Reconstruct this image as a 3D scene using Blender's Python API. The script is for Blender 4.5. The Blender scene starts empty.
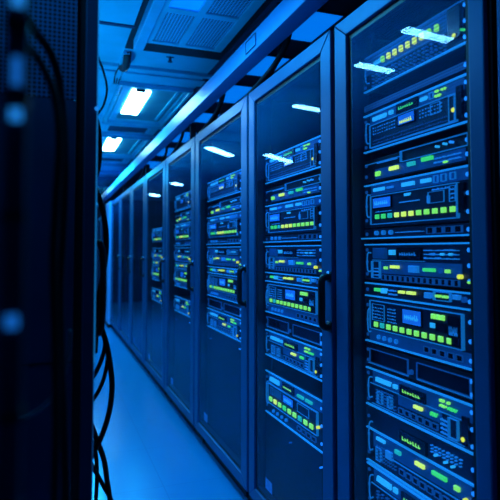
import bpy, math, random
from mathutils import Vector
random.seed(7)
C = bpy.context.scene.collection
PI = math.pi

# ------------------------------------------------------------------ materials
def nodes(name):
    m = bpy.data.materials.new(name); m.use_nodes = True
    return m, m.node_tree, m.node_tree.nodes['Principled BSDF']

def mat(name, col, rough=.45, metal=0.0, noise=.0, scale=8.0, emit=None, es=0.0, bump=0.0, spec=.5):
    m, nt, b = nodes(name)
    b.inputs['Base Color'].default_value = (*col, 1)
    b.inputs['Roughness'].default_value = rough
    b.inputs['Metallic'].default_value = metal
    b.inputs['Specular IOR Level'].default_value = spec
    if noise > 0 or bump > 0:
        tc = nt.nodes.new('ShaderNodeTexCoord'); n = nt.nodes.new('ShaderNodeTexNoise')
        n.inputs['Scale'].default_value = scale; n.inputs['Detail'].default_value = 4
        nt.links.new(tc.outputs['Object'], n.inputs['Vector'])
        if noise > 0:
            r = nt.nodes.new('ShaderNodeValToRGB')
            r.color_ramp.elements[0].position = .3; r.color_ramp.elements[1].position = .7
            r.color_ramp.elements[0].color = (*[c * (1 - noise) for c in col], 1)
            r.color_ramp.elements[1].color = (*[min(1, c * (1 + noise)) for c in col], 1)
            nt.links.new(n.outputs['Fac'], r.inputs['Fac']); nt.links.new(r.outputs['Color'], b.inputs['Base Color'])
        if bump > 0:
            bp = nt.nodes.new('ShaderNodeBump'); bp.inputs['Strength'].default_value = bump; bp.inputs['Distance'].default_value = .01
            nt.links.new(n.outputs['Fac'], bp.inputs['Height']); nt.links.new(bp.outputs['Normal'], b.inputs['Normal'])
    if emit:
        b.inputs['Emission Color'].default_value = (*emit, 1)
        b.inputs['Emission Strength'].default_value = es
    return m

M = {}
M['rack'] = mat('rack_paint', (.001, .125, .30), .36, .25, .10, 3, spec=.2)
M['rackdark'] = mat('rack_inner_paint', (.002, .006, .018), .6, 0, .2, 6)
M['plinth'] = mat('plinth_paint', (.003, .008, .02), .6, 0, .2, 6)
M['black'] = mat('black_plastic', (.004, .008, .016), .45, 0, .2, 20)
M['cable'] = mat('cable_sheath', (.002, .004, .010), .6, 0, .15, 30, spec=.25)
M['face'] = mat('server_face', (.002, .022, .06), .42, .3, .25, 25, (.001, .016, .06), .10)  # server faces, bands, outlines, marks and screws carry added glow in place of light
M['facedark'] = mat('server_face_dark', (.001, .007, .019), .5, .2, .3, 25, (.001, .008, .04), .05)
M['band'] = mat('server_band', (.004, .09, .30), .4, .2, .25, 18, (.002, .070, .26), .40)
M['line'] = mat('edge_highlight', (.05, .45, .9), .3, .2, .1, 40, (.012, .32, .85), .72)  # glow stands in for highlights along the server edges
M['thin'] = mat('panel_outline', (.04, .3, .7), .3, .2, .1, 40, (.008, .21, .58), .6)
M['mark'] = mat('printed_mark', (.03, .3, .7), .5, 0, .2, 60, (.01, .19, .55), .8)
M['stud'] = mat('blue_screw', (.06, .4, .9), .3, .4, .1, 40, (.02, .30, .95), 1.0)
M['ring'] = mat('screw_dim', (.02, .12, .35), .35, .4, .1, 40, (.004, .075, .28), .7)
def glow(name, col, s): return mat(name, tuple(c * .6 for c in col), .4, 0, .12, 90, col, s)
M['cyan'] = glow('cyan_light', (.03, .50, .95), .85)
M['teal'] = glow('teal_light', (.02, .55, .50), .8)
M['green'] = glow('green_light', (.06, .80, .16), .95)
M['lime'] = glow('lime_light', (.28, .88, .12), 1.1)
M['yellow'] = glow('yellow_light', (.74, .88, .12), 1.25)
M['amber'] = glow('amber_light', (.95, .86, .06), 1.1)
M['screen'] = mat('dark_screen', (.001, .004, .012), .2, 0, .2, 40)
M['screenblue'] = mat('blue_screen', (.01, .2, .7), .2, 0, .2, 40, (.01, .16, .68), .8)
M['tube'] = mat('light_tube', (.8, .9, 1), .4, 0, .02, 10, (.26, .74, 1.0), 38)
M['tubeb'] = mat('strip_light', (.8, .9, 1), .4, 0, .02, 10, (.22, .68, 1.0), 44)
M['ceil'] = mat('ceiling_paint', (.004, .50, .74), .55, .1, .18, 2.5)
M['ceildark'] = mat('ceiling_dark', (.006, .035, .10), .7, 0, .3, 3)
M['fixframe'] = mat('fixture_frame', (.01, .60, .84), .35, .2, .15, 4)
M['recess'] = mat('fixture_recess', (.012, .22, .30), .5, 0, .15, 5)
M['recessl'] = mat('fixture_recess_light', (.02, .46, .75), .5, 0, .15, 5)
M['beam'] = mat('trunking_paint', (.004, .31, .68), .36, .25, .10, 2.5)
M['wall'] = mat('wall_paint', (.005, .05, .13), .7, 0, .2, 1.5)
M['pale'] = mat('post_paint_glow', (.05, .36, .8), .4, .1, .05, 3, (.01, .18, .55), .35)  # glow added for the bright light falling on the post
M['panelglow'] = mat('ceiling_glow', (.02, .25, .7), .5, 0, .3, 5, (.0, .17, .82), 1.0)  # self-glow stands in for light on the tiles and mesh
M['sticker'] = mat('sticker', (.03, .16, .4), .5, 0, .3, 60, (.005, .07, .28), .8)
M['navy'] = mat('navy_sheet', (.006, .035, .115), .6, 0, .2, 5)
M['pole'] = mat('pole_paint', (.004, .03, .09), .7, .0, .2, 8)
M['bluelow'] = mat('blue_glow_dim', (.01, .12, .4), .4, 0, .05, 30, (.006, .12, .5), .9)
M['blueglow'] = mat('blue_glow', (.02, .3, .9), .4, 0, .05, 30, (.015, .25, .8), .85)

def floor_mat():
    m, nt, b = nodes('floor_vinyl')
    tc = nt.nodes.new('ShaderNodeTexCoord')
    br = nt.nodes.new('ShaderNodeTexBrick'); br.offset = 0
    br.inputs['Scale'].default_value = 1.0
    br.inputs['Brick Width'].default_value = .62; br.inputs['Row Height'].default_value = .62
    br.inputs['Mortar Size'].default_value = .0035; br.inputs['Mortar Smooth'].default_value = .5
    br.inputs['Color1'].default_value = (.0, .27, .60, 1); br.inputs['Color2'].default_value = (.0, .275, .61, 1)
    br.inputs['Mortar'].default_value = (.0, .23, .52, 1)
    nt.links.new(tc.outputs['Object'], br.inputs['Vector'])
    n = nt.nodes.new('ShaderNodeTexNoise'); n.inputs['Scale'].default_value = 1.4; n.inputs['Detail'].default_value = 5
    nt.links.new(tc.outputs['Object'], n.inputs['Vector'])
    mp = nt.nodes.new('ShaderNodeMapRange'); mp.inputs['To Min'].default_value = .18; mp.inputs['To Max'].default_value = .24
    nt.links.new(n.outputs['Fac'], mp.inputs['Value']); nt.links.new(mp.outputs['Result'], b.inputs['Roughness'])
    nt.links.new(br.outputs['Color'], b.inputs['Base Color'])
    return m
M['floor'] = floor_mat()

def dots_mat(name, dark, light, pitch, thr=.5, emit=0.0):
    """perforated sheet: round holes in a staggered grid"""
    m, nt, b = nodes(name)
    tc = nt.nodes.new('ShaderNodeTexCoord'); v = nt.nodes.new('ShaderNodeTexVoronoi')
    v.inputs['Scale'].default_value = 1.0 / pitch; v.inputs['Randomness'].default_value = 0.0
    nt.links.new(tc.outputs['Object'], v.inputs['Vector'])
    r = nt.nodes.new('ShaderNodeValToRGB'); r.color_ramp.interpolation = 'LINEAR'
    r.color_ramp.elements[0].position = thr - .08; r.color_ramp.elements[0].color = (*dark, 1)
    r.color_ramp.elements[1].position = thr + .08; r.color_ramp.elements[1].color = (*light, 1)
    nt.links.new(v.outputs['Distance'], r.inputs['Fac']); nt.links.new(r.outputs['Color'], b.inputs['Base Color'])
    if emit:
        nt.links.new(r.outputs['Color'], b.inputs['Emission Color']); b.inputs['Emission Strength'].default_value = emit
    b.inputs['Roughness'].default_value = .5; b.inputs['Metallic'].default_value = .2
    return m
M['perf'] = dots_mat('perforated_sheet', (.001, .006, .02), (.02, .16, .40), .0095, .45)
M['vent'] = dots_mat('vent_strip', (.003, .012, .03), (.02, .14, .40), .009, .42, .25)

def grille_mat():
    m, nt, b = nodes('ceiling_grille')
    tc = nt.nodes.new('ShaderNodeTexCoord')
    br = nt.nodes.new('ShaderNodeTexBrick'); br.offset = 0
    br.inputs['Scale'].default_value = 1.0
    br.inputs['Brick Width'].default_value = .018; br.inputs['Row Height'].default_value = .018
    br.inputs['Mortar Size'].default_value = .0034; br.inputs['Mortar Smooth'].default_value = .2
    br.inputs['Color1'].default_value = (.004, .03, .08, 1); br.inputs['Color2'].default_value = (.012, .07, .17, 1)
    br.inputs['Mortar'].default_value = (.06, .6, .95, 1)
    nt.links.new(tc.outputs['Object'], br.inputs['Vector'])
    nt.links.new(br.outputs['Color'], b.inputs['Base Color']); b.inputs['Roughness'].default_value = .5
    return m
M['grille'] = grille_mat()

def glass_mat(name, tint, mesh_strength):
    """tinted door glass: clear with a Fresnel mirror; a faint perforated film towards its top"""
    m = bpy.data.materials.new(name); m.use_nodes = True
    nt = m.node_tree; nt.nodes.clear()
    out = nt.nodes.new('ShaderNodeOutputMaterial')
    tr = nt.nodes.new('ShaderNodeBsdfTransparent'); tr.inputs['Color'].default_value = (*tint, 1)
    gl = nt.nodes.new('ShaderNodeBsdfGlossy'); gl.inputs['Roughness'].default_value = .015
    gl.inputs['Color'].default_value = (.75, .9, 1, 1)
    fr = nt.nodes.new('ShaderNodeFresnel'); 
    geo = nt.nodes.new('ShaderNodeNewGeometry'); im = nt.nodes.new('ShaderNodeMapRange')
    im.inputs['To Min'].default_value = 1.34; im.inputs['To Max'].default_value = 1.0   # only the outer face mirrors
    nt.links.new(geo.outputs['Backfacing'], im.inputs['Value']); nt.links.new(im.outputs['Result'], fr.inputs['IOR'])
    mx = nt.nodes.new('ShaderNodeMixShader')
    nt.links.new(fr.outputs['Fac'], mx.inputs['Fac'])
    nt.links.new(tr.outputs['BSDF'], mx.inputs[1]); nt.links.new(gl.outputs['BSDF'], mx.inputs[2])
    df = nt.nodes.new('ShaderNodeBsdfDiffuse'); df.inputs['Color'].default_value = (.02, .22, .6, 1)
    tc = nt.nodes.new('ShaderNodeTexCoord'); v = nt.nodes.new('ShaderNodeTexVoronoi')
    v.inputs['Scale'].default_value = 1 / .0105; v.inputs['Randomness'].default_value = 0
    nt.links.new(tc.outputs['Object'], v.inputs['Vector'])
    gt = nt.nodes.new('ShaderNodeMath'); gt.operation = 'GREATER_THAN'; gt.inputs[1].default_value = .45
    nt.links.new(v.outputs['Distance'], gt.inputs[0])
    sp = nt.nodes.new('ShaderNodeSeparateXYZ'); nt.links.new(tc.outputs['Object'], sp.inputs[0])
    mr = nt.nodes.new('ShaderNodeMapRange'); mr.inputs['From Min'].default_value = 1.66; mr.inputs['From Max'].default_value = 2.05
    mr.inputs['To Min'].default_value = 0.02; mr.inputs['To Max'].default_value = mesh_strength
    nt.links.new(sp.outputs['Z'], mr.inputs['Value'])
    mu = nt.nodes.new('ShaderNodeMath'); mu.operation = 'MULTIPLY'
    nt.links.new(gt.outputs[0], mu.inputs[0]); nt.links.new(mr.outputs['Result'], mu.inputs[1])
    mx2 = nt.nodes.new('ShaderNodeMixShader')
    nt.links.new(mu.outputs[0], mx2.inputs['Fac']); nt.links.new(mx.outputs[0], mx2.inputs[1]); nt.links.new(df.outputs[0], mx2.inputs[2])
    nt.links.new(mx2.outputs[0], out.inputs['Surface'])
    return m
M['glass'] = glass_mat('door_glass', (.80, .92, 1.0), .14)
M['glassmesh'] = glass_mat('perforated_door_glass', (.80, .92, 1.0), .40)
M['glassdark'] = glass_mat('smoked_door_glass', (.35, .5, .75), .12)

# ------------------------------------------------------------------ mesh builder
class MB:
    def __init__(s): s.v = []; s.f = []
    def box(s, x0, x1, y0, y1, z0, z1):
        b = len(s.v)
        s.v += [(x0,y0,z0),(x1,y0,z0),(x1,y1,z0),(x0,y1,z0),(x0,y0,z1),(x1,y0,z1),(x1,y1,z1),(x0,y1,z1)]
        s.f += [tuple(b+i for i in q) for q in ((0,3,2,1),(4,5,6,7),(0,1,5,4),(1,2,6,5),(2,3,7,6),(3,0,4,7))]
        return s
    def cbox(s, x0, x1, y0, y1, z0, z1, c):
        """box whose front (-y) rim is chamfered by c"""
        b = len(s.v)
        for (a0,a1,d0,d1,yy) in ((x0,x1,z0,z1,y1),(x0,x1,z0,z1,y0+c),(x0+c,x1-c,z0+c,z1-c,y0)):
            s.v += [(a0,yy,d0),(a1,yy,d0),(a1,yy,d1),(a0,yy,d1)]
        s.f += [(b,b+3,b+2,b+1),(b+8,b+9,b+10,b+11)]
        for r in (0,4):
            for i in range(4):
                j=(i+1)%4; s.f.append((b+r+i,b+r+j,b+r+4+j,b+r+4+i))
        return s
    def disc(s, cx, cz, r, y0, y1, n=14, axis='y'):
        b = len(s.v)
        for yy in (y1, y0):
            for i in range(n):
                a = 2*PI*i/n; p = (cx+r*math.cos(a), yy, cz+r*math.sin(a))
                s.v.append(p)
        s.f.append(tuple(b+i for i in range(n))[::-1]); s.f.append(tuple(b+n+i for i in range(n)))
        for i in range(n):
            j=(i+1)%n; s.f.append((b+i,b+j,b+n+j,b+n+i))
        return s
    def ring(s, cx, cz, r0, r1, y0, y1, n=14):
        b = len(s.v)
        for (r,yy) in ((r1,y1),(r1,y0),(r0,y0),(r0,y1)):
            for i in range(n):
                a=2*PI*i/n; s.v.append((cx+r*math.cos(a),yy,cz+r*math.sin(a)))
        for k in range(3):
            for i in range(n):
                j=(i+1)%n; s.f.append((b+k*n+i,b+k*n+j,b+(k+1)*n+j,b+(k+1)*n+i))
        return s
    def rim(s, x0, x1, y0, y1, z0, z1, w):
        """rectangular outline in the xz plane"""
        s.box(x0,x1,y0,y1,z1-w,z1); s.box(x0,x1,y0,y1,z0,z0+w)
        s.box(x0,x0+w,y0,y1,z0+w,z1-w); s.box(x1-w,x1,y0,y1,z0+w,z1-w); return s
    def rimxy(s, x0, x1, y0, y1, z0, z1, w):
        s.box(x0,x1,y0,y0+w,z0,z1); s.box(x0,x1,y1-w,y1,z0,z1)
        s.box(x0,x0+w,y0+w,y1-w,z0,z1); s.box(x1-w,x1,y0+w,y1-w,z0,z1); return s
    def tube(s, pts, r, n=10, sub=8):
        P = [Vector(p) for p in pts]
        Q = []
        for i in range(len(P)-1):
            p0 = P[max(0,i-1)]; p1=P[i]; p2=P[i+1]; p3=P[min(len(P)-1,i+2)]
            for k in range(sub):
                t=k/sub
                Q.append(.5*((2*p1)+(p2-p0)*t+(2*p0-5*p1+4*p2-p3)*t*t+(3*p1-p0-3*p2+p3)*t**3))
        Q.append(P[-1])
        b=len(s.v); nrm=None
        for i,q in enumerate(Q):
            d=(Q[min(i+1,len(Q)-1)]-Q[max(i-1,0)]).normalized()
            if nrm is None:
                nrm=d.orthogonal().normalized()
            nrm=(nrm-d*nrm.dot(d)).normalized(); bi=d.cross(nrm)
            for k in range(n):
                a=2*PI*k/n; s.v.append(tuple(q+r*(math.cos(a)*nrm+math.sin(a)*bi)))
        for i in range(len(Q)-1):
            for k in range(n):
                j=(k+1)%n; s.f.append((b+i*n+k,b+i*n+j,b+(i+1)*n+j,b+(i+1)*n+k))
        s.f.append(tuple(b+k for k in range(n))[::-1]); e=b+(len(Q)-1)*n; s.f.append(tuple(e+k for k in range(n)))
        return s
    def build(s, name, m, parent=None, smooth=False):
        me=bpy.data.meshes.new(name); me.from_pydata(s.v,[],s.f); me.update()
        me.materials.append(m)
        if smooth:
            for p in me.polygons: p.use_smooth=True
        o=bpy.data.objects.new(name,me); C.objects.link(o)
        if parent: o.parent=parent
        return o
def bevel(o, w=.003, seg=2):
    b=o.modifiers.new('edge','BEVEL'); b.width=w; b.segments=seg; b.limit_method='ANGLE'; return o
def tag(o, label, cat, group=None, kind=None):
    o['label']=label; o['category']=cat
    if group: o['group']=group
    if kind: o['kind']=kind
    return o
def thing(name, loc, rz, label, cat, group=None):
    o=bpy.data.objects.new(name,None); o.empty_display_size=.1; C.objects.link(o)
    o.location=loc; o.rotation_euler=(0,0,rz); return tag(o,label,cat,group)
def struct(name, mb, m):
    o=mb.build(name,m); o['kind']='structure'; return o

# ------------------------------------------------------------------ sizes of the place (metres, eye height = 0)
W = .98            # plane of the glass doors
XE = 1.035         # plane of the equipment fronts
ZF, ZC = -1.338, 1.30
YB, YE = -1.2, 14.2
XL, XR = -1.7, 2.3
def he(s):         # height of a line on the equipment plane from its rise per metre of aisle
    return -s * 1.1018 / (1 + .0167 * s)

# ------------------------------------------------------------------ setting
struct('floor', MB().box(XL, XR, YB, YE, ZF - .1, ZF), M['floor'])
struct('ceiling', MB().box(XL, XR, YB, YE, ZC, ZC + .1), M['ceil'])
struct('wall_left', MB().box(XL - .1, XL, YB, YE, ZF - .1, ZC + .1), M['wall'])
struct('wall_right', MB().box(XR, XR + .1, YB, YE, ZF - .1, ZC + .1), M['wall'])
struct('wall_back', MB().box(XL, XR, YB - .1, YB, ZF - .1, ZC + .1), M['wall'])
struct('wall_front', MB().box(XL, XR, YE, YE + .1, ZF - .1, ZC + .1), M['wall'])

# ------------------------------------------------------------------ cabinets
def make_rack(y0, y1, label, st=.09, st_near=None, handle=True, ztop=.83, glass='glass', sticker=True, dark=False, group='glass-door server cabinets along the aisle'):
    """y0 near side, y1 far side.  local frame: x to the right as seen from the aisle (-Y), y into the cabinet, z up"""
    w = y1 - y0; n = st_near or st
    r = thing('server_cabinet', (W, y1, ZF), -PI/2, label, 'server cabinet', group)
    H = ztop - ZF; bz = .084
    c = MB()
    c.box(.002,.02,.012,1.0,bz,H-.03); c.box(w-.02,w-.002,.012,1.0,bz,H-.03)
    c.box(.002,w-.002,.012,1.0,H-.03,H); c.box(.02,w-.02,.98,1.0,bz,H-.03); c.box(.002,w-.002,.03,1.0,bz-.02,bz)
    c.build('carcass', M['rackdark'], r)
    pl = MB(); pl.box(.002,w-.002,.035,.99,.0,bz-.021)
    for k in range(2): pl.disc(.12+k*(w-.24), .03, .018, .02, .036)
    pl.build('plinth', M['plinth'], r)
    # door: mitred frame
    hb, ht = bz+.002, H-.002
    rb, rt = hb+.062, ht-.064
    d = MB(); xs=(.008, st, w-n, w-.008); b=0
    def bar(q):        # q: four (x,z) corners, outer pair then inner pair
        b=len(d.v); c=.006
        for (x,z) in q: d.v.append((x,.008,z))
        cx=sum(p[0] for p in q)/4; cz=sum(p[1] for p in q)/4
        for (x,z) in q: d.v.append((x,-.010,z))
        d.f.extend([(b,b+3,b+2,b+1),(b+4,b+5,b+6,b+7)]+[(b+i,b+(i+1)%4,b+4+(i+1)%4,b+4+i) for i in range(4)])
    o_=[(xs[0],hb),(xs[3],hb),(xs[3],ht),(xs[0],ht)]; i_=[(xs[1],rb),(xs[2],rb),(xs[2],rt),(xs[1],rt)]
    for k in range(4):
        j=(k+1)%4; bar([o_[k],o_[j],i_[j],i_[k]])
    door = bevel(d.build('door', M['rack'], r), .004, 2)
    # black gasket inside the frame, widened to put shade on the jamb
    g = MB().rim(st+.0005, w-n-.0005, .002, .030, rb, rt, .020)
    g.build('gasket', M['black'], door)
    MB().box(st+.0205, w-n-.0205, -.002, .002, rb+.0205, rt-.0205).build('glass_pane', M[glass], door)
    if handle:
        z0, z1 = -.295-ZF, -.088-ZF
        hx = w - n*.30
        h = MB()
        h.tube([(hx,-.008,z1-.012),(hx,-.030,z1-.012),(hx,-.042,z1-.03),(hx,-.042,(z0+z1)/2),(hx,-.042,z0+.03),(hx,-.030,z0+.012),(hx,-.008,z0+.012)], .0135, 10, 6)
        h.cbox(hx-.016,hx+.016,-.014,-.009,z1-.03,z1+.008,.002); h.cbox(hx-.016,hx+.016,-.014,-.009,z0-.008,z0+.03,.002)
        ho = h.build('handle', M['black'], door, True)
        MB().disc(hx, z1+.004, .006, -.018, -.0135).build('lock', M['stud'], ho)
    if sticker:
        MB().box(st+.12, st+.20, .0025, .0035, .20, .25).build('sticker', M['sticker'], door)
    # upright mounting rails with holes
    for (xa,xb) in ((st+.0,st+.016),(w-n-.02,w-n)):
        q=MB(); q.box(xa,xb,.085,.10,bz+.02,H-.05)
        q.build('mounting_rail', M['rackdark'], r)
    return r

RACKS = [  # near y, far y
    (.20, .974), (1.000, 1.743), (1.757, 2.664), (2.676, 3.788), (3.80, 4.86), (4.872, 6.01), (6.02, 7.10), (7.11, 8.30), (8.31, 9.63)]
make_rack(*RACKS[0], 'dark server cabinet cut off at the right edge of the photo', handle=False, sticker=False)
make_rack(*RACKS[1], 'nearest large glass-door cabinet, full of lit servers from top to bottom', st=.092, st_near=.058, handle=False, glass='glassmesh')
make_rack(*RACKS[2], 'second glass-door cabinet, black pull handle beside the nearest cabinet, dark lower third')
make_rack(*RACKS[3], 'third glass-door cabinet, empty lower half with small pale sticker', st=.105)
make_rack(*RACKS[4], 'fourth glass-door cabinet, narrow in view with green-lit servers mid height', st=.11)
make_rack(*RACKS[5], 'fifth glass-door cabinet, two short light reflections near its top', st=.12)
make_rack(*RACKS[6], 'dark glass-door cabinet just beyond the last lit one, no lights inside', st=.12, glass='glassdark')
make_rack(*RACKS[7], 'dark glass-door cabinet, middle of the three unlit ones', st=.12, glass='glassdark')
make_rack(*RACKS[8], 'farthest full-height dark cabinet, next to the pale blue post', st=.13, glass='glassdark')
make_rack(10.55, 11.6, 'lower dark blue cabinet just beyond the pale blue post', st=.12, glass='glassdark', ztop=.70, sticker=False)
make_rack(11.61, 12.7, 'last lower dark blue cabinet at the far end of the aisle', st=.12, glass='glassdark', ztop=.70, sticker=False)

p = thing('end_post', (W, 10.0, ZF), 0, 'pale blue upright post at the end of the cabinet row', 'post')
bevel(MB().box(-.03, .12, -.36, .40, .0, 2.19).build('shaft', M['pale'], p), .01)
MB().box(-.04, .13, -.365, .41, .0, .06).build('foot', M['rackdark'], p)

# ------------------------------------------------------------------ rack equipment
# an item works in t (0..1 across the front) and s (rise per metre, see he)
UNITS = {}
LIME11 = ['green','green','teal','yellow','yellow','yellow','lime','lime','lime','lime','lime']
UNITS['top'] = dict(s=(-.612,-.494), name='rack_server', desc='rack server with a row of yellow squares', items=[
    ('band',.03,.84,-.606,-.548),('line',.03,1.05,-.498),('thinline',.03,1.0,-.606),
    ('text',.15,.235,-.572,.012,'cyan'),('btns',.25,.76,9,-.572,.022,.017,['lime','yellow','yellow','yellow','yellow','yellow','yellow','lime','lime']),
    ('glyphs',.12,.84,-.545,-.503,26),('screen',.85,.94,-.60,-.52,None),('ledr',.90,-.527,'amber'),('led',.955,-.532,'green')])
UNITS['vent'] = dict(s=(-.458,-.434), name='vent_strip', desc='perforated vent strip', items=[('vents',.02,.98,-.455,-.437)])
UNITS['lcd'] = dict(s=(-.424,-.304), name='rack_server', desc='rack server with blue screen of yellow digits', items=[
    ('line',.02,1.05,-.4215),('line',.02,1.05,-.3075),('band',.09,.95,-.417,-.388),('frame',.10,.90,-.386,-.3155),
    ('text',.135,.285,-.402,.013,'cyan'),('box',.315,.35,-.411,-.394,'cyan'),('screen',.39,.59,-.417,-.389,'green'),
    ('text',.615,.675,-.403,.011,'cyan'),('frame2',.69,.725,-.412,-.395),('text',.74,.785,-.397,.007,'lime'),('text',.74,.77,-.409,.006,'lime'),('text',.79,.83,-.408,.006,'lime'),
    ('lcd',.405,.57,-.384,-.352,'yellow'),('thinline',.11,.89,-.3475),('glyphs',.13,.38,-.38,-.352,10),('glyphs',.13,.84,-.342,-.322,30),
    ('glyphs',.60,.80,-.38,-.352,8),('frame2',.70,.78,-.381,-.352),('frame2',.845,.89,-.383,-.319),('screen',.905,.945,-.40,-.32,None),('ledr',.885,-.345,'amber')])
UNITS['dark'] = dict(s=(-.282,-.213), name='network_switch', desc='dark slim switch with green bar light', items=[
    ('band',.14,.95,-.247,-.217),('thinline',.03,.42,-.268),('frame2',.42,.98,-.281,-.25),('text',.16,.21,-.232,.018,'lime'),
    ('text',.31,.40,-.238,.014,'yellow'),('box',.49,.555,-.246,-.230,'teal'),('box',.62,.71,-.249,-.234,'green'),
    ('glyphs',.17,.38,-.268,-.262,10),('led',.75,-.266,'cyan'),('led',.81,-.268,'cyan'),('led',.86,-.268,'stud'),('glyphs',.72,.93,-.243,-.222,12),('text',.80,.83,-.222,.006,'lime')])
UNITS['buttons'] = dict(s=(-.204,-.070), name='rack_server', desc='rack server with row of eleven green and yellow buttons', items=[
    ('line',.02,1.05,-.2015),('band',.09,1.0,-.198,-.170),('text',.135,.255,-.184,.011,'cyan'),('text',.285,.35,-.184,.008,'mark'),
    ('text',.435,.55,-.184,.012,'cyan'),('text',.61,.695,-.184,.011,'cyan'),('frame2',.715,.75,-.193,-.174),('frame2',.775,.815,-.193,-.174),('frame2',.845,.885,-.193,-.175),
    ('frame',.10,.90,-.166,-.078),('lcd',.125,.33,-.160,-.125,'cyan'),('text',.46,.52,-.155,.008,'cyan'),('text',.41,.60,-.135,.004,'mark'),
    ('frame2',.67,.80,-.152,-.122),('glyphs',.70,.84,-.164,-.152,8),('box',.665,.685,-.143,-.124,'mark'),('frame2',.84,.885,-.16,-.12),('glyphs',.845,.88,-.157,-.125,5),
    ('btns',.175,.865,11,-.101,.034,.0135,LIME11),('screen',.908,.95,-.163,-.09,None),('glyphs',.15,.33,-.12,-.113,8)])
UNITS['knobs'] = dict(s=(-.066,-.033), name='patch_panel', desc='slim patch panel with round sockets', items=[
    ('knobs',.155,.31,3,-.052),('line',-.02,1.05,-.036),('ports',.64,.93,4,-.060,-.043),('glyphs',.36,.62,-.055,-.048,8)])
UNITS['double'] = dict(s=(-.019,.094), name='rack_server', desc='two-tier rack server with dark display and green bar', items=[
    ('line',.02,1.05,-.0165),('thinline',.10,.62,.031),('box',.125,.26,-.006,.026,'band'),('text',.14,.25,.001,.010,'cyan'),('text',.20,.255,.02,.010,'cyan'),
    ('box',.30,.345,-.004,.018,'cyan'),('screen',.38,.60,-.006,.028,'mark'),('led',.70,.011,'mark'),('led',.775,.011,'cyan'),('led',.84,.011,'cyan'),('glyphs',.62,.9,-.006,.026,12),
    ('band',.20,.91,.034,.070),('frame2',.10,.19,.034,.086),('box',.245,.27,.047,.059,'lime'),('text',.31,.395,.049,.011,'yellow'),('box',.49,.575,.043,.062,'mark'),
    ('box',.62,.715,.046,.059,'green'),('knob1',.762,.053),('box',.80,.83,.047,.060,'lime'),('ledr',.907,.065,'amber'),('led',.975,.077,'lime'),('ports',.20,.90,14,.074,.090),('glyphs',.12,.18,.05,.08,6)])
UNITS['strip'] = dict(s=(.100,.147), name='network_switch', desc='slim switch with green and yellow bars', items=[
    ('line',.02,1.05,.1035),('line',.02,1.05,.1425),('box',.135,.195,.114,.128,'green'),('text',.21,.265,.122,.016,'cyan'),('glyphs',.28,.36,.112,.134,9),
    ('box',.39,.435,.114,.125,'yellow'),('box',.47,.535,.113,.125,'yellow'),('box',.63,.68,.112,.127,'mark'),('box',.72,.75,.114,.123,'lime'),('box',.775,.81,.114,.123,'lime'),
    ('box',.855,.90,.110,.122,'mark'),('knob1',.93,.12),('frame2',.70,.83,.107,.130)])
UNITS['console'] = dict(s=(.149,.287), name='rack_server', desc='console server with blue screen and eleven green buttons', items=[
    ('line',.02,1.05,.2835),('frame',.08,.92,.155,.243),('frame2',.105,.24,.165,.215),('glyphs',.11,.23,.17,.21,8),('glyphs',.27,.37,.168,.215,12),
    ('lcd',.425,.605,.163,.208,'cyan'),('btns',.150,.825,11,.2265,.032,.0145,['lime','teal','lime','lime','lime','lime','lime','lime','lime','lime','lime']),
    ('btns',.70,.775,3,.172,.026,.013,['lime','lime','lime']),('box',.675,.71,.187,.205,'cyan'),('screen',.72,.80,.186,.208,None),('screen',.815,.905,.165,.236,'mark'),
    ('glyphs',.82,.87,.18,.215,8),('knobs',.17,.355,4,.264),('ports',.60,.92,5,.256,.272),('band',.06,.97,.247,.280)])
UNITS['bay'] = dict(s=(.296,.360), name='blanking_panel', desc='dark blanking panel with two long slots', items=[
    ('slots',.06,.46,.306,.350),('slots',.54,.96,.306,.350),('knob1',.49,.338),('thinline',.04,.46,.352),('thinline',.54,.98,.352)])
UNITS['head'] = dict(s=(.365,.486), name='rack_server', desc='rack server with cyan text and yellow corner light', items=[
    ('line',.02,1.05,.3685),('line',.02,1.05,.4815),('band',.09,.97,.374,.411),('thinline',.06,.90,.4135),('thinline',.08,.91,.474),
    ('text',.14,.30,.394,.014,'cyan'),('box',.325,.36,.386,.403,'cyan'),('screen',.39,.62,.382,.411,'lime'),('text',.74,.775,.383,.008,'lime'),('text',.795,.815,.383,.008,'lime'),('text',.74,.79,.396,.007,'lime'),('text',.80,.87,.396,.009,'green'),
    ('band',.36,.74,.416,.444),('box',.52,.59,.421,.434,'yellow'),('text',.665,.72,.427,.012,'green'),('frame2',.15,.20,.428,.465),('frame2',.26,.30,.432,.465),('glyphs',.13,.34,.42,.468,14),
    ('ports',.36,.72,6,.450,.466),('glyphs',.74,.80,.425,.468,8),('frame2',.80,.87,.418,.468),('screen',.905,.95,.40,.47,None),('ledr',.915,.4555,'amber')])
UNITS['green'] = dict(s=(.492,.660), name='rack_server', desc='tall rack server with dark top and green bars', items=[
    ('line',.02,1.05,.555),('band',.09,.95,.560,.606),('thinline',.25,.95,.613),('line',.02,1.05,.657),('screen',.38,.62,.512,.548,'lime'),
    ('led',.70,.53,'cyan'),('led',.775,.535,'cyan'),('led',.83,.536,'cyan'),('glyphs',.65,.9,.505,.53,8),('text',.14,.23,.573,.010,'cyan'),('box',.335,.385,.572,.588,'teal'),
    ('box',.525,.60,.572,.587,'yellow'),('box',.67,.78,.571,.586,'green'),('box',.84,.875,.576,.592,'lime'),('frame2',.13,.18,.60,.64),('glyphs',.13,.34,.59,.64,14),
    ('ports',.36,.86,8,.623,.640),('ledr',.92,.60,'amber'),('box',.24,.30,.592,.615,'mark')])
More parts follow.
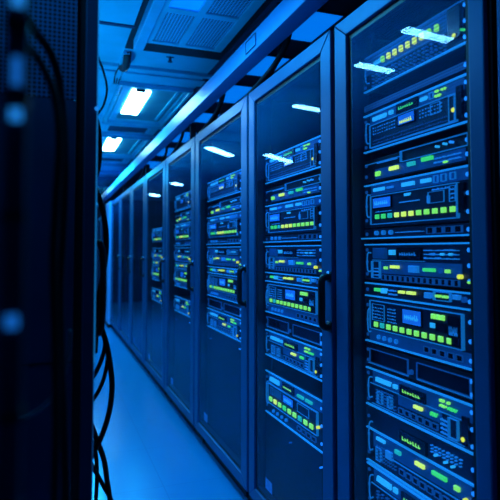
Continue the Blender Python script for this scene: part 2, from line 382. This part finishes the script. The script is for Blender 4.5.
UNITS['low'] = dict(s=(.664,.80), name='rack_server', desc='rack server with wide cyan text', items=[
    ('line',.02,1.05,.6675),('band',.09,.95,.673,.715),('thinline',.06,.92,.722),('text',.14,.29,.694,.018,'cyan'),('box',.315,.35,.683,.704,'cyan'),
    ('screen',.39,.62,.683,.715,'lime'),('text',.72,.85,.69,.012,'green'),('glyphs',.12,.86,.73,.785,30),('line',.02,1.05,.797)])
UNITS['lowbtn'] = dict(s=(.553,.748), name='rack_server', desc='deep rack server with slanting row of green buttons', items=[
    ('line',.02,1.05,.5565),('band',.07,.98,.562,.600),('text',.12,.30,.582,.02,'cyan'),('screen',.36,.56,.566,.597,'lime'),('text',.62,.72,.585,.014,'teal'),('text',.75,.85,.585,.014,'teal'),
    ('frame',.08,.92,.606,.695),('lcd',.38,.56,.614,.65,'cyan'),('btns',.14,.84,9,.672,.045,.018,['lime','yellow','lime','green','lime','lime','teal','lime','lime']),('glyphs',.12,.34,.615,.65,8),('frame2',.62,.8,.615,.65),
    ('knobs',.18,.42,4,.72),('ports',.6,.9,4,.708,.726),('line',.02,1.05,.744),('ledr',.93,.66,'amber')])
UNITS['blank'] = dict(s=(.752,1.10), name='blanking_panel', desc='plain dark blue blanking panel', items=[('led',.5,.80,'ring'),('led',.97,.80,'stud')])
UNITS['blankb'] = dict(s=(.492,1.10), name='blanking_panel', desc='tall plain dark blue blanking panel', items=[('led',.15,.55,'ring'),('led',.97,.52,'stud')])
UNITS['blankall'] = dict(s=(-.60,1.10), name='blanking_panel', desc='full-height dark blanking panel', items=[('led',.9,.0,'ring')])

def make_unit(key, YL, YR, where, simple=False, over=1.04):
    U = UNITS[key]; s0, s1 = U['s']; z1, z0 = he(s0), he(s1); h = z1 - z0
    L = YL - YR
    blank = U['name'] in ('blanking_panel',)
    r = thing(U['name'], (XE, YL, z0), -PI/2, '%s %s' % (U['desc'], where), {'rack_server':'server','network_switch':'network switch','patch_panel':'patch panel','vent_strip':'vent panel','blanking_panel':'blanking panel'}[U['name']],
              'rack equipment in the glass-door cabinets')
    X = lambda t: t * L
    Z = lambda s: he(s) - z0
    rnd = random.Random(hash(key) if False else sum(map(ord, key)))
    g = .0012
    fm = M['facedark'] if U['name'] in ('blanking_panel','vent_strip') or key in ('dark',) else M['face']
    bevel(MB().box(0, X(over), 0, .012, g, h-g).build('faceplate', fm, r), .0015, 1)
    if not blank and key != 'vent':
        MB().box(X(.05), X(.97), .0125, .46, .004, h-.004).build('chassis', M['rackdark'], r)
    if not blank or key in ('bay',):
        n = 1 if h < .06 else (2 if h < .11 else 3)
        for i in range(n):
            zz = h*(i+.5)/n
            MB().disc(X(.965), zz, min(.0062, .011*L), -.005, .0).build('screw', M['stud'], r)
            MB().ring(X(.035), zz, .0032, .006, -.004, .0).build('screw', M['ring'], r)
        if h > .1:
            hb = MB().tube([(X(.075),0,h*.25),(X(.075),-.014,h*.28),(X(.075),-.014,h*.72),(X(.075),0,h*.75)], .0028, 6, 3)
            hb.build('pull_handle', M['thin'], r, True)
    btn_mesh = {}
    for it in U['items']:
        k = it[0]
        if k == 'band':
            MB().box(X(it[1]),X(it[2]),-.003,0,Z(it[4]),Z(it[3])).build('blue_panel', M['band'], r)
        elif k in ('line','thinline'):
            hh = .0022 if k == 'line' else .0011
            MB().box(X(it[1]),X(it[2]),-.008 if k=='line' else -.005,0,Z(it[3])-hh,Z(it[3])+hh).build('highlight_trim', M['line' if k=='line' else 'thin'], r)
        elif k in ('frame','frame2'):
            w = .0024 if k == 'frame' else .0013
            if k == 'frame': MB().box(X(it[1])+w,X(it[2])-w,-.006,0,Z(it[4])+w,Z(it[3])-w).build('inner_panel', M['face'], r)
            MB().rim(X(it[1]),X(it[2]),-.011 if k=='frame' else -.0095,0,Z(it[4]),Z(it[3]),w).build('panel_outline', M['thin'], r)
        elif k in ('screen','lcd'):
            x0,x1,za,zb = X(it[1]),X(it[2]),Z(it[4]),Z(it[3])
            d = MB().box(x0,x1,-.010,0,za,zb).build('display', M['screen'], r)
            if k == 'lcd':
                MB().box(x0+.004,x1-.004,-.0108,-.0101,za+.0035,zb-.0035).build('lit_screen', M['screenblue'], d)
            if it[5] and not simple:
                q=MB(); ww=(x1-x0)*.72; xx=x0+(x1-x0)*.14; n=7
                zc=(za+zb)/2 - (.15*(zb-za) if k=='lcd' and it[5]=='yellow' else 0); ch=(zb-za)*(.30 if k=='screen' else .36)
                for i in range(n):
                    cw=ww/n*.72; cx=xx+i*ww/n
                    a=rnd.choice((.55,.8,1))
                    q.box(cx,cx+cw*.4,-.0116,-.0109,zc-ch/2,zc+ch/2*a); q.box(cx+cw*.4,cx+cw,-.0116,-.0109,zc-ch/2*a,zc-ch/2*a+ch*.35)
                q.build('display_digits', M[it[5]], d)
        elif k == 'text':
            x0,x1,zc,ch = X(it[1]),X(it[2]),Z(it[3]),it[4]*(1.0 if it[5]=='cyan' else .85)
            n=max(2,int((x1-x0)/.0075)); q=MB()
            for i in range(n):
                cw=(x1-x0)/n*.74; cx=x0+i*(x1-x0)/n; a=rnd.choice((.6,.85,1,1))
                q.box(cx,cx+cw*.45,-.0105,0,zc-ch/2,zc-ch/2+ch*a); q.box(cx+cw*.45,cx+cw,-.0105,0,zc+ch*(.5-rnd.choice((.4,.7,1))),zc+ch/2)
            q.build('printed_marking', M[it[5]], r)
        elif k == 'glyphs':
            if simple: continue
            x0,x1,za,zb=X(it[1]),X(it[2]),Z(it[4]),Z(it[3]); n=it[5]*3; q=MB()
            rows=max(1,round((zb-za)/.0105)); cols=max(1,math.ceil(n/rows))
            for i in range(n):
                cx=x0+(x1-x0)*((i//rows)+.2)/cols; cz=za+(zb-za)*((i%rows)+.2)/rows
                cw=(x1-x0)/cols*rnd.uniform(.25,.55); chh=(zb-za)/rows*rnd.uniform(.2,.5)
                y=-rnd.uniform(.0075,.009)
                if rnd.random()<.35: q.rim(cx,cx+cw,y,0,cz,cz+chh,min(.0012,chh*.3))
                else: q.box(cx,cx+cw,y,0,cz,cz+chh*.8)
            q.build('symbol_print', M['ring' if it[5]>12 else 'mark'], r)
        elif k == 'box':
            zm=(Z(it[3])+Z(it[4]))/2; zq=(Z(it[3])-Z(it[4]))*(.5 if it[5] in ('band','mark') else .34)
            q=MB().cbox(X(it[1]),X(it[2]),-.0115,0,zm-zq,zm+zq,.0012)
            q.build('indicator_light' if it[5] not in ('band','mark') else 'badge', M[it[5]], r)
        elif k == 'btns':
            t0,t1,n,s,wd,hs,cols = it[1:]
            hw=X(wd)/2; hh=hs*1.1/2
            for i in range(n):
                col=cols[i]
                if col not in btn_mesh or btn_mesh[col][1]!=(hw,hh):
                    o=MB().cbox(-hw,hw,-.0135,0,-hh,hh,.0022).build('button', M[col], r); btn_mesh[col]=(o,(hw,hh))
                else:
                    o=btn_mesh[col][0].copy(); C.objects.link(o); o.parent=r
                o.location=(X(t0+(t1-t0)*i/(n-1)),0,Z(s))
        elif k in ('led','ledr'):
            rr=.0036 if k=='led' else .0062
            q=MB().disc(0,0,rr,-.0125,0,12); q.disc(0,0,rr*.6,-.0140,-.0125,12)
            o=q.build('indicator_light' if it[3] not in ('stud','ring') else 'screw',M[it[3]],r); o.location=(X(it[1]),0,Z(it[2]))
        elif k in ('knobs','knob1'):
            ts=[it[1]] if k=='knob1' else [it[1]+(it[2]-it[1])*i/(it[3]-1) for i in range(it[3])]
            s=it[2] if k=='knob1' else it[4]
            for t in ts:
                o=MB().ring(0,0,.0045,.0078,-.010,0).disc(0,0,.0030,-.007,0).build('socket',M['thin'] if k=='knobs' else M['ring'],r); o.location=(X(t),0,Z(s))
        elif k == 'ports':
            t0,t1,n,sa,sb=it[1:]; pw=(t1-t0)/n
            for i in range(n):
                a=X(t0+pw*(i+.12)); b=X(t0+pw*(i+.88))
                pt=MB().rim(a,b,-.0075,0,Z(sb),Z(sa),.0013).build('port',M['ring'],r)
                MB().box(a+.0013,b-.0013,-.0035,0,Z(sb)+.0013,Z(sa)-.0013).build('socket_opening',M['screen'],pt)
        elif k == 'slots':
            MB().rim(X(it[1]),X(it[2]),-.006,0,Z(it[4]),Z(it[3]),.002).build('slot_rim',M['ring'],r)
            MB().box(X(it[1])+.002,X(it[2])-.002,-.002,0,Z(it[4])+.002,Z(it[3])-.002).build('slot',M['screen'],r)
        elif k == 'vents':
            MB().box(X(it[1]),X(it[2]),-.003,0,Z(it[4]),Z(it[3])).build('perforated_face',M['vent'],r)
    return r

LINEUPS = [
    (1, 1.644, 1.117, 'in the nearest cabinet', ['top','vent','lcd','dark','buttons','knobs','double','strip','console','bay','head','green','low']),
    (2, 2.580, 1.95, 'in the second cabinet', ['lcd','dark','buttons','knobs','double','strip','console','bay','head','lowbtn','blank']),
    (3, 3.675, 2.937, 'in the third cabinet', ['lcd','dark','buttons','knobs','double','strip','console','bay','head','blankb']),
    (4, 4.740, 4.13, 'in the fourth cabinet', ['lcd','dark','buttons','knobs','double','strip','console','head','blankb']),
    (5, 5.880, 5.27, 'in the fifth cabinet', ['buttons','double','strip','console','head','blankb']),
]
for (ri, YL, YR, where, keys) in LINEUPS:
    for k in keys:
        make_unit(k, YL, YR, where, simple=(ri >= 4))
for n, ri in (('sixth', 6), ('seventh', 7), ('eighth', 8)):
    y0, y1 = RACKS[ri]
    make_unit('blankall', y1 - .14, y0 + .2, 'behind smoked glass in the %s cabinet' % n)

# ------------------------------------------------------------------ trunking above the doors
t = thing('cable_trunking', (.9, 0, .955), 0, 'long blue steel trunking running above the cabinet doors', 'cable trunking')
bevel(MB().box(0, .085, .2, 12.6, 0, .099).build('channel', M['beam'], t), .004)
MB().box(-.003, -.0001, 2.36, 2.50, .020, .078).build('cover_plate', M['beam'], t)
q = MB()
for (a,b,c,d) in ((2.36,2.50,.076,.079),(2.36,2.50,.019,.022),(2.36,2.364,.019,.079),(2.496,2.50,.019,.079)): q.box(-.0045,-.0028,a,b,c,d)
q.build('cover_plate_edge', M['rackdark'], t)
for yy in (1.4, 3.96, 6.0, 8.0):
    MB().box(.078, .120, yy, yy+.03, -.122, -.0005).build('support_bracket', M['rackdark'], t)

# cables lying on the cabinet tops and looping up to the trunking
rc = random.Random(3)
CAB = []
for i in range(5):
    x = 1.10 + .05*i
    pts=[]; y=1.9
    while y < 9.6:
        pts.append((x+rc.uniform(-.008,.008), y, .85+.006*i+rc.uniform(.0,.05)*(1 if i<3 else .4))); y+=rc.uniform(.35,.6)
    o=MB().tube(pts,.011,8,5).build('overhead_cable',M['cable'],None,True)
    tag(o,'black cable lying along the cabinet tops, one of a loose bundle below the trunking','cable','loose black cables on the cabinet tops')
for i,(y,dx) in enumerate(((2.55,.0),(2.72,.03),(3.55,.0),(3.72,.04),(4.65,.0),(5.5,.02),(6.6,.0))):
    dx=0 if i%2==0 else .035
    pts=[(1.005+dx,y-.36,1.02),(1.006+dx,y-.30,.95),(1.007+dx,y-.16,.90),(1.01+dx,y,.878),(1.01+dx,y+.12,.862),(1.008+dx,y+.25,.85)]
    o=MB().tube(pts,.014,8,6).build('drop_cable',M['cable'],None,True)
    tag(o,'black cable looping from the trunking down to the cabinet tops','cable','cables dropping from the trunking')

# ------------------------------------------------------------------ ceiling fittings
def fixture(y0, label):
    r = thing('ceiling_light', (0, y0, ZC), 0, label, 'ceiling light', 'recessed ceiling lights over the aisle')
    L = 1.31
    f=MB().rimxy(.465,1.06,0,L,-.035,0,.03); bevel(f.build('frame',M['fixframe'],r),.006)
    g=MB().rimxy(.508,1.017,.045,L-.10,-.022,0,.018); bevel(g.build('inner_frame',M['fixframe'],r),.004)
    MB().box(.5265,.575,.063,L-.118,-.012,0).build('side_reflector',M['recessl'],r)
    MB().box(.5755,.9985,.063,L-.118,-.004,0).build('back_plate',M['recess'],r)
    MB().box(.945,.965,.10,L-.19,-.018,-.0045).build('trim_strip',M['fixframe'],r)
    l=MB().box(.598,.745,.175,.93,-.020,-.0045).build('diffuser',M['tube'],r)
    for yy in (.163,.9305): MB().box(.625,.70,yy,yy+.0115,-.024,-.0045).build('clip',M['rackdark'],l)
    return r
fixture(4.19, 'nearer recessed ceiling light, bright white tube in a square blue frame')
fixture(6.19, 'farther recessed ceiling light, smaller bright white tube past the first frame')
fixture(11.2, 'far-off ceiling light glowing at the end of the trunking')

# slotted vents between the lights
def slot_vent(y0, label):
    r=thing('ceiling_vent',(0,y0,ZC),0,label,'ceiling vent')
    MB().rimxy(.52,.98,0,.34,-.014,0,.03).build('frame',M['fixframe'],r)
    MB().box(.5505,.9495,.0305,.3095,-.006,0).build('slot_panel',M['ceildark'],r)
slot_vent(5.66,'narrow dark ceiling vent between the two bright ceiling lights')
slot_vent(7.70,'narrow dark ceiling vent beyond the farther bright ceiling light')

# large grille nearest the camera
v = thing('ceiling_grille', (0, 2.02, ZC), 0, 'large square ceiling grille with wire mesh squares, top of the photo', 'ceiling vent')
MB().box(.425,1.06,-.2,1.46,-.006,0).build('recess_shade', M['plinth'], v)  # flat dark plate stands in for the recess shadow
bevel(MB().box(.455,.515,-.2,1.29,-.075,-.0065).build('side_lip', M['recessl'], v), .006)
fr = MB()
for (a,b) in ((.5155,.555),(.717,.757),(.945,1.0)): fr.box(a,b,-.2,1.235,-.040,-.0065)
for (a,b) in ((1.195,1.235),(.72,.77),(.36,.41)):
    fr.box(.555,.717,a,b,-.0395,-.0065); fr.box(.757,.945,a,b,-.0395,-.0065)
bevel(fr.build('frame', M['fixframe'], v), .003)
for (xa,xb) in ((.556,.716),(.758,.944)):
    for (ya,yb) in ((.771,1.194),(.411,.719),(-.2,.359)):
        MB().box(xa,xb,ya,yb,-.030,-.0065).build('mesh_panel', M['panelglow'] if (xa<.6 and ya==.411) else M['grille'], v)  # one glowing cell stands in for light behind the mesh

# plain service duct left of the grille
d = thing('ceiling_duct', (0, 1.2, ZC), 0, 'flat blue duct on the ceiling beside the large grille', 'duct')
bevel(MB().box(.16,.415,0,1.80,-.05,0).build('body', M['ceil'], d), .004)
MB().box(.155,.42,1.80,1.83,-.056,0).build('end_flange', M['ceildark'], d)
# ribs across the ceiling
for i,(y,w_,h_) in enumerate(((3.80,.05,.022),(3.95,.14,.012),(5.56,.06,.03),(6.08,.05,.022),(7.58,.06,.03),(8.3,.06,.04),(9.1,.10,.04),(10.0,.06,.04))):
    struct('trim_%d'%(i+1), MB().box(-.2,1.10,y,y+w_,ZC-h_,ZC), M['ceil'])
struct('trim_9', MB().box(1.065,XR,YB,YE,ZC-.004,ZC), M['ceildark'])
struct('trim_10', MB().box(.425,.46,3.52,13.0,ZC-.028,ZC), M['ceil'])
# hanging sensor block and sprinkler
sb=thing('cable_gland',(.45,3.66,ZC),0,'dark cable bundle hanging from the ceiling between grille and nearer light','cable bundle')
MB().tube([(0,-.12,-.004),(.0,-.10,-.035),(.005,0,-.06),(-.005,.10,-.045),(0,.14,-.004)],.026,8,5).build('wrap',M['plinth'],sb,True)
for k in range(3): MB().tube([(-.02+.015*k,.1,-.03),(-.03+.02*k,.3,-.02),(-.02+.015*k,.5,-.035)],.005,6,4).build('strand',M['cable'],sb,True)
sp=thing('sprinkler',(.733,3.55,ZC),0,'small dark sprinkler head on the ceiling behind the large grille','sprinkler')
q=MB(); q.tube([(0,0,0),(0,0,-.03)],.010,8,1); q.tube([(-.025,0,-.0),(.025,0,-.0)],.006,8,1); q.tube([(0,0,-.03),(0,0,-.036)],.016,10,1); q.build('head',M['ceildark'],sp)

# blue tiles behind the trunking, glowing in place of light on them
for i,(ya,yb) in enumerate(((2.56,2.96),(3.27,3.68),(3.95,4.45),(4.86,5.24),(5.72,6.30),(6.7,7.3),(7.8,8.5))):
    o=thing('ceiling_tile',(1.10,ya,ZC),0,['blue lit ceiling tile nearest the camera, above the second cabinet','second blue lit ceiling tile behind the trunking, partly covered by cables','third blue lit ceiling tile behind the trunking, above the third cabinet','fourth blue lit ceiling tile behind the trunking','fifth blue lit ceiling tile behind the trunking','sixth blue lit ceiling tile behind the trunking','seventh and farthest blue lit ceiling tile behind the trunking'][i],'ceiling tile','lit blue ceiling tiles behind the trunking')
    MB().box(0,.392,0,yb-ya,-.012,-.0045).build('diffuser',M['panelglow'],o)
    MB().rimxy(-.012,.404,-.012,yb-ya+.012,-.016,-.004,.011).build('frame',M['ceildark'],o)

# row of short strip lights over the left side (seen as reflections in the door glass)
for (x0,y0,x1,y1) in ((.045,2.588,-.315,2.632),(-.015,3.2,-.323,3.244),(-.057,4.321,-.364,4.392),(.117,6.496,-.322,6.95),(-.754,6.708,-1.286,7.13),(-.174,10.169,-.425,10.415),(-.186,12.446,-.403,12.736)):
    L=math.hypot(x1-x0,y1-y0); a=math.atan2(y1-y0,x1-x0)
    hw=.032 if y0<5 else .05
    r=thing('strip_light',((x0+x1)/2,(y0+y1)/2,ZC),a,'short white strip light on the left ceiling, mirrored in the door glass','strip light','strip lights mirrored in the glass doors')
    MB().box(-L/2-.02,L/2+.02,-hw-.012,hw+.012,-.012,0).build('housing',M['fixframe'],r)
    MB().box(-L/2,L/2,-hw,hw,-.024,-.0125).build('diffuser',M['tubeb'],r)

# ------------------------------------------------------------------ left side: open-sided cabinet close to the camera
r = thing('network_cabinet', (0, 1.2, ZF), 0, 'dark cabinet close on the left with perforated side and black cables', 'network cabinet')
H = 2.42
bevel(MB().box(.064,.0885,0,.03,0,H).build('corner_post', M['navy'], r), .002)
MB().box(.0886,.0912,-.001,.004,1.1,H).build('edge_glint', M['thin'], r)  # glowing strip stands in for light caught on the post edge
MB().box(.0886,.0896,-.001,.004,.0,1.099).build('edge_glint', M['ring'], r)
MB().box(-.62,.046,.012,.016,1.662,H-.05).build('perforated_panel', M['perf'], r)
MB().box(-.62,.046,.012,.016,.05,1.66).build('side_panel', M['navy'], r)
for zz in (.55,1.1): MB().box(-.62,.046,.0105,.0119,zz,zz+.004).build('panel_seam', M['black'], r)
MB().box(.047,.0635,.02,.03,0,H).build('gap_shade', M['black'], r)  # black strip stands in for the dark gap beside the post
MB().box(-.62,.08,.031,.60,H-.03,H).build('top_panel', M['rackdark'], r)
MB().box(-.62,.08,.031,.60,0,.06).build('base', M['plinth'], r)
dr = bevel(MB().box(.066,.084,.032,.60,.06,H-.04).build('door', M['rackdark'], r), .003)
MB().tube([(.084,.1,1.15),(.112,.1,1.16),(.112,.1,1.34),(.084,.1,1.35)],.008,8,4).build('handle',M['black'],dr,True)
MB().box(-.62,.06,.585,.60,.06,H-.04).build('far_panel', M['rackdark'], r)

# upright pole, out of focus in front; its highlights are glowing patches
s = thing('upright_pole', (-.0215, .36, ZF), 0, 'blurred upright pole with glowing highlight patches at the left edge', 'power strip')
bevel(MB().box(-.007,.0065,-.004,.012,0,1.75).build('housing', M['pole'], s), .002)
for (za,zb,w_,m_) in ((.150,.19,.0036,'blueglow'),(.101,.118,.0026,'bluelow'),(.079,.086,.0034,'blueglow'),(-.047,-.039,.0036,'bluelow')):
    MB().cbox(-w_,w_,-.0065,-.0041,za-ZF,zb-ZF,.0008).build('blue_glow_spot', M[m_], s)  # glowing patches stand in for highlights on the pole
for z in (.14,.094,.02,-.10,-.16):
    MB().box(-.0078,.0073,-.0052,.0125,z-ZF-.003,z-ZF+.003).build('clamp', M['black'], s)

# thick cables in front of the perforated side
def cable(name, pts, rad, label, group=None):
    o=MB().tube(pts,rad,10,8).build(name,M['cable'],None,True); return tag(o,label,'cable',group)
CAM_F = 540.0
th=math.radians(20.2106); ph=math.radians(2.6); SY=-.0490425
FW=Vector((math.sin(th)*math.cos(ph),math.cos(th)*math.cos(ph),math.sin(ph))); RT=Vector((math.cos(th),-math.sin(th),0)); UP=RT.cross(FW)
def at(u, v, Y):     # point of the plane y = Y on the sight line of a photo position
    d=FW+(u-250)/CAM_F*RT-(v-250-500*SY)/CAM_F*UP
    return tuple(d*(Y/d.y))
cable('power_cable',[at(u,v,Y) for u,v,Y in ((28,18,.78),(36,32,.78),(50,52,.78),(59,80,.79),(63,120,.8),(65,170,.8),(63,230,.8),(60,290,.8),(61,360,.8),(64,430,.8),(66,520,.8))],.0058,'thick black cable arching down beside the perforated cabinet side')
cable('power_cable',[at(u,v,Y) for u,v,Y in ((10,30,.66),(22,40,.66),(40,62,.67),(54,95,.67),(59,140,.67),(56,200,.68),(53,260,.68),(55,330,.68),(56,420,.68),(54,520,.68))],.0048,'thinner black cable arching behind the upright pole')
cable('power_cable',[at(u,v,Y) for u,v,Y in ((5,424,.9),(16,421,.9),(34,413,.9),(50,400,.9),(60,385,.9),(67,360,.9),(70,330,.9))],.0035,'thin grey cable curving low across the dark cabinet')
bpy.data.objects['power_cable.002'].data.materials[0]=M['face']
# cables hanging into the aisle from the cabinet edge
HY=1.36
HG='black cables hanging in the aisle beside the left cabinet'
for pts,rad,lab in (
    (((97,40),(98,56),(103,70),(107,88),(104,104),(98,114),(96,120)),.0022,'thin black cable loop at the top of the left cabinet edge'),
    (((96,118),(99,130),(100,148),(99,165),(95,180)),.0045,'short thick cable bulge halfway down the left cabinet edge'),
    (((93,183),(98,195),(103,212),(106,232),(106,252),(103,275),(99,298),(96,320),(93,345)),.0055,'long black cable bowing into the aisle at eye level'),
    (((93,312),(99,322),(106,342),(110,362),(112,386),(110,408),(104,430),(97,446),(91,458)),.0055,'black cable loop bowing furthest over the blue floor'),
    (((91,380),(97,370),(102,358),(105,346),(104,334),(100,322)),.0045,'short black cable crossing behind the floor-level loop'),
    (((91,402),(98,392),(104,378),(107,364),(108,350)),.0042,'second short black cable crossing behind the floor-level loop'),
    (((91,424),(97,440),(104,460),(107,480),(110,500),(113,530)),.0055,'black cable leaving the picture at the bottom beside the left cabinet'),
    (((90,462),(97,474),(104,487),(112,502),(122,530)),.0045,'lowest black cable slanting to the bottom edge of the photo'),
    (((95,290),(96,310),(96,335),(95,353)),.0055,'thick cable end hanging straight against the cabinet edge'),
    (((93,440),(96,456),(97,475),(96,500),(95,530)),.0045,'straight black cable close to the cabinet edge near the floor')):
    HY+=.024
    cable('network_cable',[at(u,v,HY) for u,v in pts],rad*1.3,lab,HG)
# small lamp on the cabinet edge
lm=MB().disc(0,0,.004,-.004,0,12).build('blue_glow_spot',M['blueglow'],r); lm.location=(.0875,-.0015,he(0)+.335-ZF-.03)

# ------------------------------------------------------------------ added fill lights
def area(name, loc, rot, sx, sy, power, col):
    l=bpy.data.lights.new(name,'AREA'); l.shape='RECTANGLE'; l.size=sx; l.size_y=sy; l.energy=power; l.color=col
    o=bpy.data.objects.new(name,l); C.objects.link(o); o.location=loc; o.rotation_euler=rot; return o
BL=(.015,.47,1.0)
area('aisle_fill', (.48, 2.6, 1.21), (0,0,0), .15, 1.2, 26, BL).data.spread=math.radians(146)  # added fill with no fitting; brightens floor and near doors
area('aisle_fill', (.60, 8.8, 1.22), (0,0,0), .3, 1.4, 60, BL)  # same kind of added fill for the far end
area('left_fill', (-.5, 1.0, 1.2), (0, math.radians(-48), 0), .3, .7, 6, BL)  # unseen fill added for the near equipment fronts
area('ceiling_fill', (-.35, 5.2, -.2), (0, math.radians(180+14), 0), .25, 6.4, 31, BL).data.spread=math.radians(80)  # unseen fill added to brighten the ceiling
sl=bpy.data.lights.new('side_fill','SPOT'); sl.energy=5; sl.color=BL; sl.spot_size=math.radians(36); sl.spot_blend=1; sl.shadow_soft_size=.03  # unseen spot added to brighten the perforated panel
so=bpy.data.objects.new('side_fill',sl); C.objects.link(so); so.location=(-.35,.8,1.0)
so.rotation_euler=(Vector((.02,1.2,.54))-Vector((-.35,.8,1.0))).to_track_quat('-Z','Y').to_euler()

w=bpy.data.worlds.new('dark_room'); bpy.context.scene.world=w; w.use_nodes=True
w.node_tree.nodes['Background'].inputs[0].default_value=(0,.02,.08,1)

# ------------------------------------------------------------------ camera
cd=bpy.data.cameras.new('camera'); cam=bpy.data.objects.new('camera',cd); C.objects.link(cam)
cam.location=(0,0,0); cam.rotation_euler=(PI/2+ph,0,-th)
cd.sensor_width=36; cd.lens=CAM_F/500*36; cd.shift_y=SY; cd.clip_start=.02
cd.dof.use_dof=True; cd.dof.focus_distance=2.0; cd.dof.aperture_fstop=3.4
sc=bpy.context.scene; sc.camera=cam
sc.view_settings.view_transform='Standard'; sc.view_settings.look='None'
sc.cycles.use_denoising=True; sc.cycles.max_bounces=8; sc.cycles.transparent_max_bounces=12
sc.cycles.sample_clamp_indirect=4
